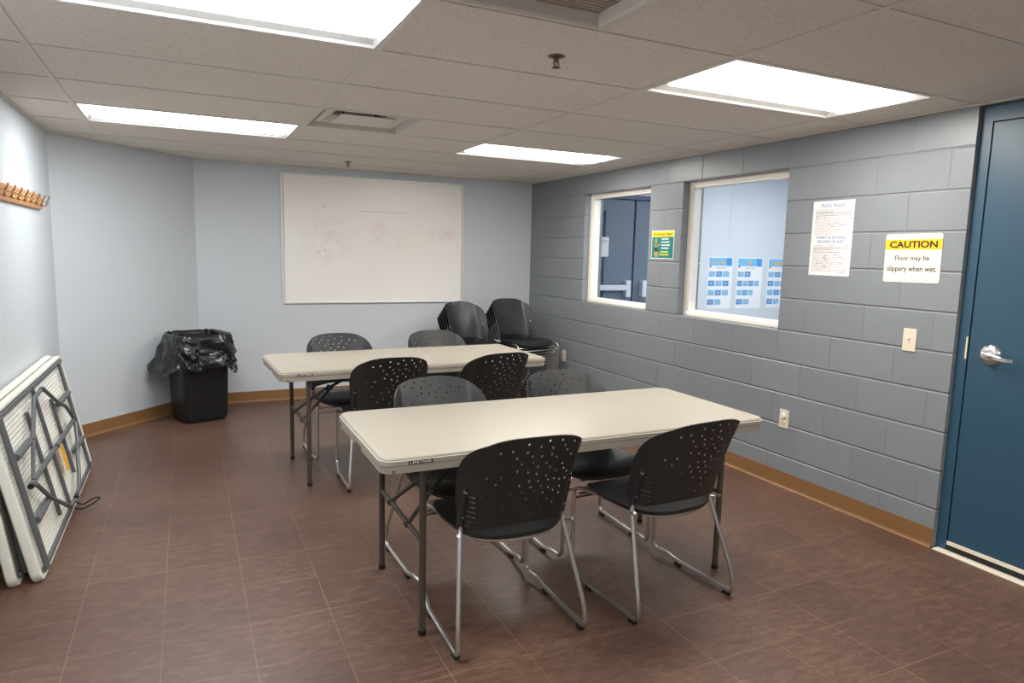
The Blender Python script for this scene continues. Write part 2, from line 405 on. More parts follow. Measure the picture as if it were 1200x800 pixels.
along((DG[0], DG[1]), (DG[2], DG[3]), -.12, 0, top, 'wall_diagonal', M_WALL)
BASE = [(0, 0), (0, .1016), (.0025, .1016), (.0035, .018), (.007, .008), (.013, .003), (.014, 0)]
along((XL+.0, YF), (XL, DG[1]), 0, 0, 0, 'baseboard_left', M_BASE, BASE)
along((DG[0], DG[1]), (DG[2], DG[3]), 0, 0, 0, 'baseboard_diagonal', M_BASE, BASE)
along((DG[2], YB), (XR, YB), 0, 0, 0, 'baseboard_back', M_BASE, BASE)
along((XR, YB), (XR, DOOR_EDGE+.002), 0, 0, 0, 'baseboard_right', M_BASE, BASE)
# ceiling tiles and grid, in the grid's own frame
LIGHT_CELLS = {(-2, 3), (0, 3), (-2, -1), (0, -1), (-2, -5), (0, -5)}
HALF_CELLS = {(-1, 2), (-1, -2)}     # air terminal in the left half of the cell
cx0, cx1, cy0, cy1 = XL-.1-GX, XR+.1-GX, YF-.1-GY, YB+.1-GY
tiles = MB(); tees = MB(); hw = .012
for i in range(-3, 2):
    for j in range(-9, 7):
        a, c = i*2*G, (i+1)*2*G; e, f = j*G, (j+1)*G
        if (i, j) in LIGHT_CELLS: continue
        if (i, j) in HALF_CELLS: a += G
        a, c, e, f = max(a, cx0), min(c, cx1), max(e, cy0), min(f, cy1)
        if c-a < .03 or f-e < .03: continue
        tiles.box(a+hw*.6, c-hw*.6, e+hw*.6, f-hw*.6, .0035, .018)
for i in range(-2, 2): tees.box(i*2*G-hw, i*2*G+hw, cy0, cy1, 0, .002); tees.box(i*2*G-.002, i*2*G+.002, cy0, cy1, .002, .038)
for j in range(-8, 7):
    for i in range(-3, 2):
        a, c = max(i*2*G+hw, cx0), min((i+1)*2*G-hw, cx1); tees.box(a, c, j*G-hw*.75, j*G+hw*.75, .0004, .0024)
for (i, j) in HALF_CELLS: tees.box(i*2*G+G-hw, i*2*G+G+hw, j*G+hw, (j+1)*G-hw, .0002, .0022)
for o, nm, m in ((tiles, 'ceiling', M_TILE), (tees, 'trim_1', M_TEE)):
    q = S(o.build(nm, m)); q.location = (GX, GY, H); q.rotation_euler.z = GR
b = MB(); b.box(XL-.12, XR+WT, YF-.15, YB+.12, H+.28, H+.32)
for (a, c, e, f) in ((XL-.12, XR+WT, YF-.15, YF-.12), (XL-.12, XR+WT, YB+.1, YB+.12), (XL-.12, XL-.1, YF-.15, YB+.12), (XR+WT-.02, XR+WT, YF-.15, YB+.12)):
    b.box(a, c, e, f, H+.12, H+.28)
S(b.build('ceiling_deck', simple('deck_grey', lin(120, 118, 115), rough=.9)))
# angle moulding where grid meets the walls
b = MB()
for (x0, x1, y0, y1) in ((XL, XL+.02, YF, DG[1]), (XR-.02, XR, YF, YB), (DG[2], XR, YB-.02, YB)):
    b.box(x0, x1, y0, y1, H-.003, H+.003)
p = Vector((DG[0], DG[1], 0)); q = Vector((DG[2], DG[3], 0)); d = (q-p).normalized(); n = Vector((d.y, -d.x, 0))
b.rings([[p+n*a+Vector((0,0,z)) for a, z in ((0,H-.003),(0,H+.003),(.02,H+.003),(.02,H-.003))], [q+n*a+Vector((0,0,z)) for a, z in ((0,H-.003),(0,H+.003),(.02,H+.003),(.02,H-.003))]])
S(b.build('trim_2', M_TEE))
# windows
def window(nm, y0, y1):
    z0, z1 = WZ; r = S(empty(nm, (XR+.055, (y0+y1)/2, z0)))
    hy = (y1-y0)/2-.001; hz = (z1-z0)
    b = MB()
    for (w, xa, xb) in ((.028, .004, .10), (.043, .016, .088)):   # stepped steel frame
        b.box(xa, xb, -hy, -hy+w, .001, hz-.001); b.box(xa, xb, hy-w, hy, .001, hz-.001)
        b.box(xa, xb, -hy+w, hy-w, .001, w); b.box(xa, xb, -hy+w, hy-w, hz-w, hz-.001)
    b.build('window_frame', M_WFR, r, bevel=.002, bseg=1)
    b = MB(); w = .043
    b.face([b.bm.verts.new((.037, y, z)) for y, z in ((-hy+w, w), (hy-w, w), (hy-w, hz-w), (-hy+w, hz-w))]); b.build('pane', M_GLASS, r)
    b = MB()
    for zz in (.12, hz-.12):
        for s in (-1, 1): b.lathe([(.004, 0), (.003, -.0015)], 8, Matrix.Translation((.0035, s*(hy-.02), zz)) @ Matrix.Rotation(PI/2, 4, 'Y'))
    b.build('screw', M_ALU, r)
    b = MB(); b.box(-.054, .003, -hy, hy, 0, .004); b.build('sill_bead', M_WFR, r) if False else b.bm.free()
    return r
window('window_1', *W1); window('window_2', *W2)
# blue door
r = S(empty('door_1', (XR, DOOR_EDGE, 0)))
FW = .052; dx = .028; dtop = 2.134; dw = DOOR_EDGE-DOOR_FAR
b = MB()
b.box(dx, dx+.12, -FW, -.001, 0, H-.008); b.box(dx, dx+.12, -dw+.001, -dw+FW, 0, H-.008); b.box(dx, dx+.12, -dw+FW, -FW, dtop+.004, H-.008)
b.build('door_frame', M_DOOR, r)
b = MB(); b.box(dx+.05, dx+.06, -dw+FW, -FW, .02, dtop+.004); b.build('gap', M_GAP, r)
b = MB(); b.box(dx+.002, dx+.046, -dw+FW+.005, -FW-.005, .045, dtop); b.build('door_panel', M_DOOR, r, bevel=.002, bseg=1)
b = MB(); b.box(dx-.006, dx+.0015, -dw+FW+.005, -FW-.006, .040, .058)
for k in range(5): b.lathe([(.004, 0), (.003, -.002)], 8, Matrix.Translation((dx-.006, -FW-.03-k*.2, .049)) @ Matrix.Rotation(PI/2, 4, 'Y'))
b.build('door_sweep', M_SIGN, r)
b = MB(); b.box(dx-.004, dx+.0015, -dw+FW+.005, -FW-.006, .012, .0395); b.build('sweep_rubber', M_RUB, r)
b = MB(); b.box(dx-.003, dx+.001, -FW+.002, -FW+.010, 1.0, 1.11); b.build('strike_plate', M_IVORY, r)
# lever handle
lv = MB(); hy, hz = -.158, 1.035
RX = Matrix.Translation((dx+.002, hy, hz)) @ Matrix.Rotation(-PI/2, 4, 'Y')
prof = [(.001, .014), (.020, .0145), (.040, .012), (.047, .006), (.049, 0)]
seg = 40; rs = []
for rr, zz in prof[::-1]:
    rs.append([RX @ Vector((rr*(1+.025*math.cos(10*a) if rr > .03 else 1)*math.cos(a), rr*(1+.025*math.cos(10*a) if rr > .03 else 1)*math.sin(a), zz)) for a in [2*PI*k/seg for k in range(seg)]])
lv.rings(rs); lv.build('handle_rose', M_CHROME, r, smooth=True)
lv = MB(); lv.cyl((dx-.012, hy, hz), (dx-.055, hy, hz), .0125, 20)
path = fillet([(dx-.048, hy+.012, hz+.002), (dx-.050, hy-.03, hz-.001), (dx-.052, hy-.085, hz-.010), (dx-.030, hy-.118, hz-.012)], [.03, .02], 5)
for a, c in zip(path, path[1:]): pass
rs = []
for i, pnt in enumerate(path):
    t = (path[min(i+1, len(path)-1)]-path[max(i-1, 0)]).normalized(); nn = t.cross(Vector((0,0,1))).normalized(); h_ = .0125-.004*i/len(path)
    rs.append([pnt+nn*a_*.006+Vector((0,0,1))*c_*h_ for a_, c_ in ((-1,-.7),(-.6,-1),(.6,-1),(1,-.7),(1,.7),(.6,1),(-.6,1),(-1,.7))])
lv.rings(rs); lv.lathe([(.0045, 0), (.0045, .004)], 14, Matrix.Translation((dx-.055, hy+.002, hz)) @ Matrix.Rotation(-PI/2, 4, 'Y'))
lv.build('door_handle', M_CHROME, r, smooth=True)
b = MB(); b.box(XR-.018, XR+.03, DOOR_FAR+.01, DOOR_EDGE-.012, 0, .008); b.box(XR+.03, XR+.19, DOOR_FAR+.01, DOOR_EDGE-.055, .0, .010)
S(b.build('trim_3', M_SIGN, bevel=.002, bseg=1))

# ------------------------------------------------------------------ lobby beyond the windows
b = MB(); b.box(XR+WT, HX, HY0, HY1+.1, -.06, -.002); S(b.build('floor_lobby', M_HFLOOR))
b = MB(); b.box(XR+WT, HX, HY0, HY1+.1, HH, HH+.05); S(b.build('ceiling_lobby', simple('lobby_ceiling_paint', lin(215, 220, 225), rough=.8)))
DW0, DW1 = 3.86, 5.78
b = MB(); b.box(XR+WT, DW0, HY1, HY1+.12, 0, HH); b.box(DW1, HX, HY1, HY1+.12, 0, HH); b.box(DW0, DW1, HY1, HY1+.12, 2.18, HH)
S(b.build('wall_lobby_back', M_HALLW))
b = MB(); b.box(HX, HX+.1, HY0-.1, HY1+.12, 0, HH); S(b.build('wall_lobby_right', M_HALLW))
b = MB(); b.box(XR+WT, HX, HY0-.1, HY0, 0, HH); S(b.build('wall_lobby_front', M_HALLW))
b = MB(); b.box(XR+WT-.001, XR+WT+.02, HY0, HY1, H+.1, HH); S(b.build('wall_lobby_left', M_HALLW))
b = MB(); b.box(6.42, 6.45, HY1-.003, HY1, 1.66, 2.69); S(b.build('trim_lobby', M_HALLW))
b = MB()
b.box(DW0, DW0+.05, HY1-.03, HY1+.1, 0, 2.18); b.box(DW1-.05, DW1, HY1-.03, HY1+.1, 0, 2.18); b.box(DW0+.05, DW1-.05, HY1-.03, HY1+.1, 2.13, 2.18)
S(b.build('trim_4', M_HFR))
def lobby_door(nm, x0, x1, lite, bar0, bar1, hub):
    r = S(empty(nm, (x0, HY1+.01, 0)))
    b = MB(); L = x1-x0
    if lite:
        a, c = lite; b.box(0, a-x0, 0, .045, .01, 2.125); b.box(c-x0, L, 0, .045, .01, 2.125)
        b.box(a-x0, c-x0, 0, .045, .01, .25); b.box(a-x0, c-x0, 0, .045, 1.98, 2.125)
    else: b.box(0, L, 0, .045, .01, 2.125)
    b.build('door_panel', M_HDOOR, r)
    if lite:
        b = MB(); b.box(a-x0, c-x0, .02, .026, .25, 1.98); b.build('door_lite', M_HFR, r)
    b = MB(); b.box(bar0-x0, bar1-x0, -.07, -.035, 1.045, 1.11); b.box(bar0-x0, bar0-x0+.03, -.035, 0, 1.05, 1.105)
    b.box(hub-x0-.035, hub-x0+.035, -.075, -.002, 1.00-.035, 1.165)
    b.build('push_bar', M_BAR, r, bevel=.006)
    return r
lobby_door('door_2', 3.92, 4.905, (4.36, 4.50), 4.02, 4.80, 4.82)
lobby_door('door_3', 4.935, 5.725, None, 5.12, 5.66, 5.06)
# unseen fill panels, added to brighten the lobby like bluish daylight
def lobby_fill(x, y, lab):
    r = empty('ceiling_light', (x, y, HH)); tag(r, lab, 'light', 'added lobby fill panels')
    b = MB(); b.box(-.62, .62, -.32, .32, -.02, 0); b.build('fill_frame', M_FIXT, r)
    b = MB(); b.box(-.58, .58, -.28, .28, -.026, -.0205); b.build('diffuser', emit('lobby_lens', (.92, .965, 1.0), HALL_FILL), r)
lobby_fill(6.6, 5.2, 'added unseen fill panel on the lobby ceiling beyond the far windows')
lobby_fill(5.0, 4.0, 'added unseen fill panel on the lobby ceiling close to the block wall')

# ------------------------------------------------------------------ ceiling lights of the room
def troffer():
    r = empty('ceiling_light')
    hx, hy = G-.0125, G/2-.0095
    b = MB()
    lx, ly = .572, .207
    # flat lip, sloped pan sides and the flat tray that holds the lens
    ringp = lambda ax, ay, z: [(-ax, -ay, z), (ax, -ay, z), (ax, ay, z), (-ax, ay, z)]
    b.rings([ringp(hx, hy, .001), ringp(hx-.010, hy-.010, .001), ringp(hx-.014, hy-.014, .012), ringp(lx, ly, .053), ringp(lx, ly, .060)], False, True)
    b.rings([ringp(hx, hy, .001), ringp(hx, hy, .09)], False, True)
    b.build('housing', M_FIXT, r)
    b = MB(); n = 32; rs = []
    ys = [-.166+.332*k/n for k in range(n+1)]
    for xx, zo, zi in ((-.566, .0500, .046), (-.552, 0, 0), (.552, 0, 0), (.566, .0500, .046)):
        lobe = lambda y: .004-.009*abs(math.sin(2*PI*(y+.166)/.332))**.7
        lo = [(xx, -.186, .052), (xx, -.178, .052 if zo else .022), (xx, -.170, .052 if zo else .008)]
        lo += [(xx, y, zo if zo else lobe(y)) for y in ys]
        lo += [(xx, .170, .052 if zo else .008), (xx, .178, .052 if zo else .022), (xx, .186, .052), (xx, .1, .0535), (xx, -.1, .0535)]
        rs.append(lo)
    b.rings(rs); lens = b.build('lens', [emit('lens_light', LAMP_COOL, LAMP), emit('lens_side', LAMP_COOL, LAMP_SIDE)], r)
    for p in lens.data.polygons: p.material_index = 0 if p.normal.z < -.72 else 1
    return r
def place_light(i, j, lab, warm):
    global T0
    c = copy_tree(T0)
    lx, ly = (i+.5)*2*G, (j+.5)*G
    c.location = (GX+lx-GR*ly, GY+ly+GR*lx, H); c.rotation_euler.z = GR
    tag(c, lab, 'light', 'recessed ceiling troffers')
    if warm:
        for ch in c.children:
            if ch.name.startswith('lens'):
                ch.data = ch.data.copy(); ch.data.materials[0] = WARM_LENS; ch.data.materials[1] = WARM_SIDE
    return c
WARM_LENS = emit('lens_light_warm', LAMP_WARM, LAMP); WARM_SIDE = emit('lens_side_warm', LAMP_WARM, LAMP_SIDE)
T0 = troffer()
place_light(-2, 3, 'lit rectangular ceiling light near the angled wall, left of the square air diffuser', False)
place_light(0, 3, 'lit rectangular ceiling light near the back wall, above the first window', True)
place_light(-2, -1, 'largest lit ceiling light, cut off by the top edge at upper left', False)
place_light(0, -1, 'lit rectangular ceiling light beside the blue door and block wall', True)
place_light(-2, -5, 'lit rectangular ceiling light overhead at the rear left of the room', False)
place_light(0, -5, 'lit rectangular ceiling light overhead at the rear right of the room', True)
for ch in list(T0.children): bpy.data.objects.remove(ch)
bpy.data.objects.remove(T0)
# air terminals
def sq(h, z): return [(-h, -h, z), (h, -h, z), (h, h, z), (-h, h, z)]
def loc_grid(lx, ly): return (GX+lx-GR*ly, GY+ly+GR*lx, H)
v = empty('air_diffuser', loc_grid(-2*G+G/2, 2.5*G), GR); tag(v, 'square white stepped air diffuser in the ceiling beside the far left light', 'vent')
hh = G/2-.0125
b = MB(); b.rings([sq(hh, .002), sq(hh-.012, .002), sq(hh-.014, .042), sq(hh-.04, .046)], False, False)
b.rings([sq(hh, .002), sq(hh, .10)], False, True); b.build('outer_frame', M_VENT, v)
b = MB(); b.rings([sq(.245, .046), sq(.240, .024), sq(.205, .026), sq(.150, .060), sq(.150, .095)], False, False); b.build('cone', M_VENT, v)
b = MB(); b.box(-.149, .149, -.149, .149, .085, .092); b.build('duct_opening', M_DUCT, v)
b = MB(); L = b.rings([sq(.158, .008), sq(.158, .012), sq(.120, .020)], True, True)
b.build('face_plate', M_VENT, v, bevel=.001, bseg=1)
for sx in (-1, 1): b = MB(); b.cyl((sx*.1, .08, .018), (sx*.1, .08, .088), .005, 8); b.build('hanger_rod', M_DUCT, v)
v = empty('return_grille', loc_grid(-2*G+G/2, -1.5*G), GR); tag(v, 'square return air grille with deep white rim at top centre of ceiling', 'vent')
b = MB(); b.rings([sq(hh, .002), sq(hh-.016, .002), sq(hh-.022, .010), sq(hh-.026, .045)], False, False); b.rings([sq(hh, .002), sq(hh, .10)], False, True)
b.build('outer_frame', M_VENT, v)
b = MB()
for k in range(26):
    y = -hh+.032+k*(2*hh-.064)/25; b.box(-hh+.027, hh-.027, y-.001, y+.007, .046, .052, Matrix.Identity(4))
b.build('louver', simple('stained_louver', lin(196, 182, 166), rough=.5, var=.12, vscale=7), v)
b = MB(); b.box(-hh+.027, hh-.027, -hh+.027, hh-.027, .056, .060); b.build('filter', simple('dusty_filter', lin(176, 160, 144), rough=.9, var=.2, vscale=10), v)
# sprinklers
def sprinkler(x, y, lab):
    r = empty('fire_sprinkler', (x, y, H+.0035)); tag(r, lab, 'sprinkler', 'pendent fire sprinklers')
    b = MB(); b.lathe([(.034, 0), (.034, -.002), (.026, -.006), (.012, -.008), (.012, 0)], 24); b.build('escutcheon', M_STEEL, r, smooth=True)
    b = MB(); b.cyl((0, 0, -.006), (0, 0, -.022), .009, 12)
    for s in (-1, 1): b.tube([(s*.008, 0, -.018), (s*.013, 0, -.028), (s*.003, 0, -.040)], .0025, 6)
    b.cyl((0, 0, -.020), (0, 0, -.040), .002, 6); b.build('sprinkler_frame', M_STEEL, r)
    b = MB(); b.lathe([(.004, -.040), (.017, -.041), (.018, -.043), (.004, -.043)], 16); b.build('deflector', M_STEEL, r)
sprinkler(1.316, 2.413, 'brass fire sprinkler in the middle of the ceiling, nearer the camera')
sprinkler(1.313, 6.163, 'small fire sprinkler on the ceiling just above the whiteboard')

# ------------------------------------------------------------------ whiteboard
wb = empty('whiteboard', (.8146, YB, .934)); tag(wb, 'large framed whiteboard with faint pink smudges on the back wall', 'whiteboard')
WW, WH = 1.828, 1.221
b = MB(); b.box(.012, WW-.012, -.014, -.002, .012, WH-.012); b.build('writing_surface', M_BOARD, wb)
b = MB()
b.box(0, .016, -.022, 0, 0, WH); b.box(WW-.016, WW, -.022, 0, 0, WH); b.box(.016, WW-.016, -.022, 0, 0, .016); b.box(.016, WW-.016, -.022, 0, WH-.016, WH)
b.build('frame', M_WBF, wb, bevel=.003)
M_DOT = simple('marker_smear', lin(110, 75, 70), rough=.6)
for (x, z) in ((.40, .93), (1.20, .90), (.34, .50), (.40, .51), (1.755, .60)):
    b = MB(); b.lathe([(.005, 0), (.004, .0015)], 10, Matrix.Translation((x, -.0145, z)) @ Matrix.Rotation(PI/2, 4, 'X')); b.build('marker_dot', M_DOT, wb)
b = MB(); b.box(.72, 1.18, -.0148, -.0142, .899, .901); b.build('marker_line', M_GINK, wb)
b = MB(); b.box(WW-.05, WW-.035, -.026, -.0225, .0, .014); b.build('frame_clip', M_GREY, wb)

# ------------------------------------------------------------------ wall plates
def plate(nm, y, z, lab, cat, kind):
    r = empty(nm, (XR, y, z)); tag(r, lab, cat)
    b = MB(); b.box(-.006, 0, -.037, .037, -.060, .060); b.build('cover_plate', M_IVORY, r, bevel=.003)
    if kind == 'switch':
        b = MB(); b.box(-.0075, -.0055, -.006, .006, -.013, .013); b.build('slot', M_IVORY, r)
        b = MB(); b.box(-.020, -.006, -.004, .004, -.004, .006, Matrix.Rotation(.5, 4, 'Y')); b.build('toggle', M_IVORY, r, bevel=.0015)
    else:
        for s in (1, -1):
            b = MB(); b.lathe([(.0165, 0), (.0165, .003), (.015, .004)], 20, Matrix.Translation((-.0055, 0, s*.022)) @ Matrix.Rotation(-PI/2, 4, 'Y'))
            so = b.build('socket', M_IVORY, r)
            if not (kind == 'cap' and s == 1):
                b = MB()
                for dy in (-.006, .006): b.box(-.0102, -.0094, dy-.001, dy+.001, s*.022-.001, s*.022+.008)
                b.build('socket_slot', M_INK, so)
        if kind == 'cap':
            b = MB(); b.lathe([(.019, 0), (.019, .008), (.014, .013)], 20, Matrix.Translation((-.0096, 0, .022)) @ Matrix.Rotation(-PI/2, 4, 'Y')); b.build('socket_cap', M_PAPER, r, smooth=True)
    for dz in ((-.042, .042) if kind == 'switch' else (0,)):
        b = MB(); b.lathe([(.003, 0), (.002, .001)], 8, Matrix.Translation((-.006, 0, dz)) @ Matrix.Rotation(-PI/2, 4, 'Y')); b.build('plate_screw', M_ALU, r)
plate('light_switch', 2.319, 1.060, 'ivory toggle light switch plate on the block wall beside the blue door', 'switch', 'switch')
plate('power_outlet', 3.105, .448, 'ivory outlet with a white cap, low on block wall behind the front table', 'outlet', 'cap')
plate('power_outlet', 5.960, .438, 'far ivory outlet low on block wall beside the stacked chairs', 'outlet', 'duplex')

# ------------------------------------------------------------------ signs on the block wall
def sheet(nm, y0, y1, z0, z1, mat, lab, cat, t=.002, rad=.0, loc_x=XR, part='sheet', rot=0):
    r = empty(nm, (loc_x, (y0+y1)/2, (z0+z1)/2)); r.rotation_euler.x = rot; tag(r, lab, cat)
    w_, h_ = abs(y1-y0)/2, (z1-z0)/2
    b = MB(); pts = rrect(w_, h_, max(rad, .0005), 5)
    b.rings([[(-.0005, -x, z) for x, z in pts], [(-t, -x, z) for x, z in pts]]); b.build(part, mat, r)
    return r, w_, h_
def tx(r, body, mat, x0, y0, wd, ht, d, bold=0, name='lettering'):
    return text(body, mat, Matrix.Translation((-d, 0, 0)) @ ON_RIGHT, x0, y0, wd, ht, r, name, bold, .0004)
r, w_, h_ = sheet('caution_sign', 2.196, 2.506, 1.362, 1.616, M_SIGN, 'cream and yellow CAUTION wet floor sign on the block wall', 'sign', .003, .012, rot=-.012)
b = MB(); b.box(-.0036, -.0031, -w_+.0005, w_-.0005, .045, .098); b.build('yellow_band', M_YEL, r)
tx(r, 'CAUTION', M_INK, -.130, .054, .262, .036, .0037, .03)
tx(r, 'Floor may be', M_INK, -.095, -.020, .19, .034, .0031, .016)
tx(r, 'slippery when wet.', M_INK, -.136, -.078, .272, .038, .0031, .016)
r, w_, h_ = sheet('pool_rules_poster', 2.722, 3.006, 1.377, 1.816, M_PAPER, 'tall laminated POOL RULES sheet on the block wall beside the second window', 'poster', .002, .002, rot=.0)
tx(r, 'POOL RULES', M_BINK, -.085, .182, .165, .020, .0021, .01)
tx(r, 'WIBIT & DIVING\nBOARD RULES', M_BINK, -.105, -.028, .205, .042, .0021, .008)
rnd = random.Random(3)
def lines(z0, z1, n):
    b = MB()
    for k in range(n):
        z = z0+(z1-z0)*k/(n-1); L = rnd.choice((.22, .24, .24, .18, .12)); x = -.12
        while x < -.12+L:
            wd = rnd.uniform(.008, .03); b.mi = 1 if k in (2, 3, 5) or rnd.random() < .08 else 0
            b.box(-.00235, -.0021, -(x+wd), -x, z, z+(.0034 if b.mi else .0026)); x += wd+.003
    b.build('small_print', [M_LINK, M_DINK], r)
lines(.168, .022, 21); lines(-.045, -.195, 21)
b = MB(); b.box(-.0024, -.0021, -.118, -.062, -.206, -.192); b.build('logo', simple('pale_logo_print', lin(185, 205, 222), rough=.5, var=.15, vscale=80), r)
r, w_, h_ = sheet('drowning_poster', 4.307, 4.592, 1.446, 1.671, M_PAPER, 'small teal and yellow Drowning is Silent poster between the two windows', 'poster', .002, .001)
b = MB(); b.box(-.0026, -.0021, -w_+.007, w_-.007, .062, h_-.007); b.build('title_band', M_YPR, r)
b = MB(); b.box(-.0026, -.0021, -w_+.007, w_-.007, -h_+.007, .0615); b.build('picture_field', M_TEAL, r)
tx(r, 'Drowning is Silent', M_INK, -.118, .068, .236, .028, .0027, .012)
b = MB()
def blob2(b, pts, d=.003):
    b.rings([[(-.0026, -x, z) for x, z in pts], [(-d, -x, z) for x, z in pts]])
ell = lambda cx, cz, a, c, n=14: [(cx+a*math.cos(2*PI*k/n), cz+c*math.sin(2*PI*k/n)) for k in range(n)]
blob2(b, ell(-.083, .034, .013, .018)); blob2(b, [(-.098, .012), (-.075, .016), (-.062, -.002), (-.064, -.020), (-.098, -.020), (-.104, -.004)])
blob2(b, [(-.075, .004), (-.035, .004), (-.022, .008), (-.022, -.004), (-.05, -.008), (-.07, -.006)])
blob2(b, [(-.100, -.056), (-.050, -.056), (-.052, -.078), (-.060, -.098), (-.092, -.098), (-.102, -.075)])
b.mi = 1; blob2(b, [(-.092, .006), (-.070, .006), (-.066, -.004), (-.090, -.004)], .0032); blob2(b, [(-.096, -.020), (-.060, -.020), (-.056, -.056), (-.096, -.056)], .0032)
b.build('printed_figure', [M_GOLD, M_SUIT], r)
for k, (s, z) in enumerate((("They can't call", .038), ("They can't wave", .014), ("They can't breathe", -.010), ("They make no noise", -.034))):
    pass
b = MB()
for z, L in ((.040, .085), (.016, .10), (-.008, .105), (-.032, .09)):
    x = -.012
    for q in (.26, .16, .5): b.box(-.0030, -.0026, -(x+L*q), -x, z, z+.010); x += L*q+.004
b.build('white_print', M_PAPER, r); b = MB()
for z, x0, L in ((-.062, -.022, .10), (-.084, -.036, .125)):
    x = x0
    for q in (.3, .2, .4): b.box(-.0030, -.0026, -(x+L*q), -x, z, z+.010); x += L*q+.004
b.build('yellow_print', M_YPR, r)
# posters in the lobby (on the far wall, facing the camera)
def lobby_poster(x0, x1, z0, z1, title, tmat, rows, lab, top_kind):
    r = empty('swim_poster', ((x0+x1)/2, HY1, (z0+z1)/2)); tag(r, lab, 'poster', 'swim stroke posters in the lobby')
    w_, h_ = (x1-x0)/2, (z1-z0)/2
    b = MB(); b.box(-w_, w_, -.003, -.0005, -h_, h_); b.build('sheet', M_PAPER, r)
    b = MB(); b.box(-w_+.012, w_-.012, -.0036, -.0031, h_-.115, h_-.012); b.mi = 1; b.box(w_-.11, w_-.012, -.0040, -.0037, h_-.115, h_-.012)
    b.mi = 2
    if top_kind == 0:
        for pts in ([(-.17, -.09), (-.10, -.02), (-.085, -.03), (-.155, -.10)], [(-.10, -.018), (-.02, -.085), (-.03, -.10), (-.115, -.035)]):
            b.rings([[(x, -.0037, h_+z) for x, z in pts], [(x, -.0042, h_+z) for x, z in pts]])
        b.rings([[(.04+x, -.0037, h_-.07+z) for x, z in ell(0, 0, .03, .03)], [(.04+x, -.0044, h_-.07+z) for x, z in ell(0, 0, .03, .03)]])
    elif top_kind == 1: b.rings([[(-.02+x, -.0037, h_-.07+z) for x, z in ell(0, 0, .032, .04)], [(-.02+x, -.0044, h_-.07+z) for x, z in ell(0, 0, .032, .04)]])
    else: b.rings([[(-.05+x, -.0037, h_-.07+z) for x, z in ell(0, 0, .10, .022)], [(-.05+x, -.0044, h_-.07+z) for x, z in ell(0, 0, .10, .022)]])
    b.build('header_picture', [M_SKY, M_SKY2, M_SKIN], r)
    b = MB(); b.rings([[(-w_+.035+x, -.0037, h_-.125+z) for x, z in ell(0, 0, .013, .018)], [(-w_+.035+x, -.0043, h_-.125+z) for x, z in ell(0, 0, .013, .018)]]); b.build('badge', M_RINK, r)
    text(title, tmat, Matrix.Translation((0, -.0031, 0)) @ ON_BACK, -.075, h_-.152, .16, .026, r, 'lettering', .0, .0005)
    zz = h_-.185
    for k, (n, wd) in enumerate(rows):
        b = MB(); x = -w_+.014
        for q in range(n):
            b.mi = (q+k) % 2; b.box(x, x+wd, -.0036, -.0031, zz-.072, zz)
            b.mi = 2; cx, cz = x+wd*.5, zz-.036
            b.rings([[(cx+a, -.0037, cz+c) for a, c in ell(0, 0, wd*.28, .012, 8)], [(cx+a, -.0040, cz+c) for a, c in ell(0, 0, wd*.28, .012, 8)]])
            x += wd+.014
        b.build('photo_row', [M_SKY, M_SKY2, M_SKIN], r); zz -= .122
lobby_poster(6.09, 6.50, .80, 1.475, 'Front Crawl', M_RINK, ((3, .105), (3, .105), (3, .105), (2, .105)), 'swim poster with red title seen through the second window, leftmost of the three', 0)
lobby_poster(6.585, 7.03, .80, 1.475, 'Back Crawl', M_GRINK, ((2, .105), (4, .085), (3, .085), (2, .105)), 'swim poster with grey-green title, middle of the three beyond the second window', 1)
lobby_poster(7.13, 7.58, .80, 1.475, 'Elementary', M_YEL, ((3, .105), (3, .105), (3, .105), (2, .105)), 'swim poster cut off by the right jamb of the second window', 2)
r = empty('exit_notice', (4.37, HY1+.009, 1.56)); tag(r, 'white notice with red capitals on the lobby door beyond the first window', 'sign')
b = MB(); b.box(-.20, .185, -.002, 0, -.115, .115); b.build('sheet', M_PAPER, r)
text('EMERGENCY', M_RINK, Matrix.Translation((0, -.0021, 0)) @ ON_BACK, -.175, .045, .345, .038, r, 'lettering', .01)
text('EXIT', M_RINK, Matrix.Translation((0, -.0021, 0)) @ ON_BACK, -.13, -.022, .20, .038, r, 'lettering', .01)
text('ONLY', M_RINK, Matrix.Translation((0, -.0021, 0)) @ ON_BACK, -.13, -.090, .22, .038, r, 'lettering', .01)

# ------------------------------------------------------------------ hook rail on the left wall
hk = empty('coat_hook_rail', (XL, 4.70, 1.715)); tag(hk, 'wooden coat rail with a row of metal hooks on the left wall', 'coat rail')
b = MB(); b.box(0, .018, -.62, .67, -.044, .044); b.build('back_board', M_WOOD, hk, bevel=.003)
for y in (-.52, -.36, -.20, -.04, .12, .29, .46, .61):
    b = MB(); b.rings([[(.018, y+a, c-.004) for a, c in ell(0, 0, .009, .024)], [(.022, y+a*.8, c*.8-.004) for a, c in ell(0, 0, .009, .024)]])
    b.tube(fillet([(.020, y, .008), (.052, y, .000), (.066, y, .030)], .02, 4), .0042, 8)
    b.tube(fillet([(.020, y, -.012), (.040, y, -.030), (.052, y, -.008)], .015, 4), .004, 8)
    for p in ((.066, y, .032), (.052, y, -.006)): b.lathe([(.001, -.006), (.006, -.003), (.006, .003), (.001, .006)], 8, Matrix.Translation(p))
    b.build('hook', M_BRASS, hk, smooth=True)

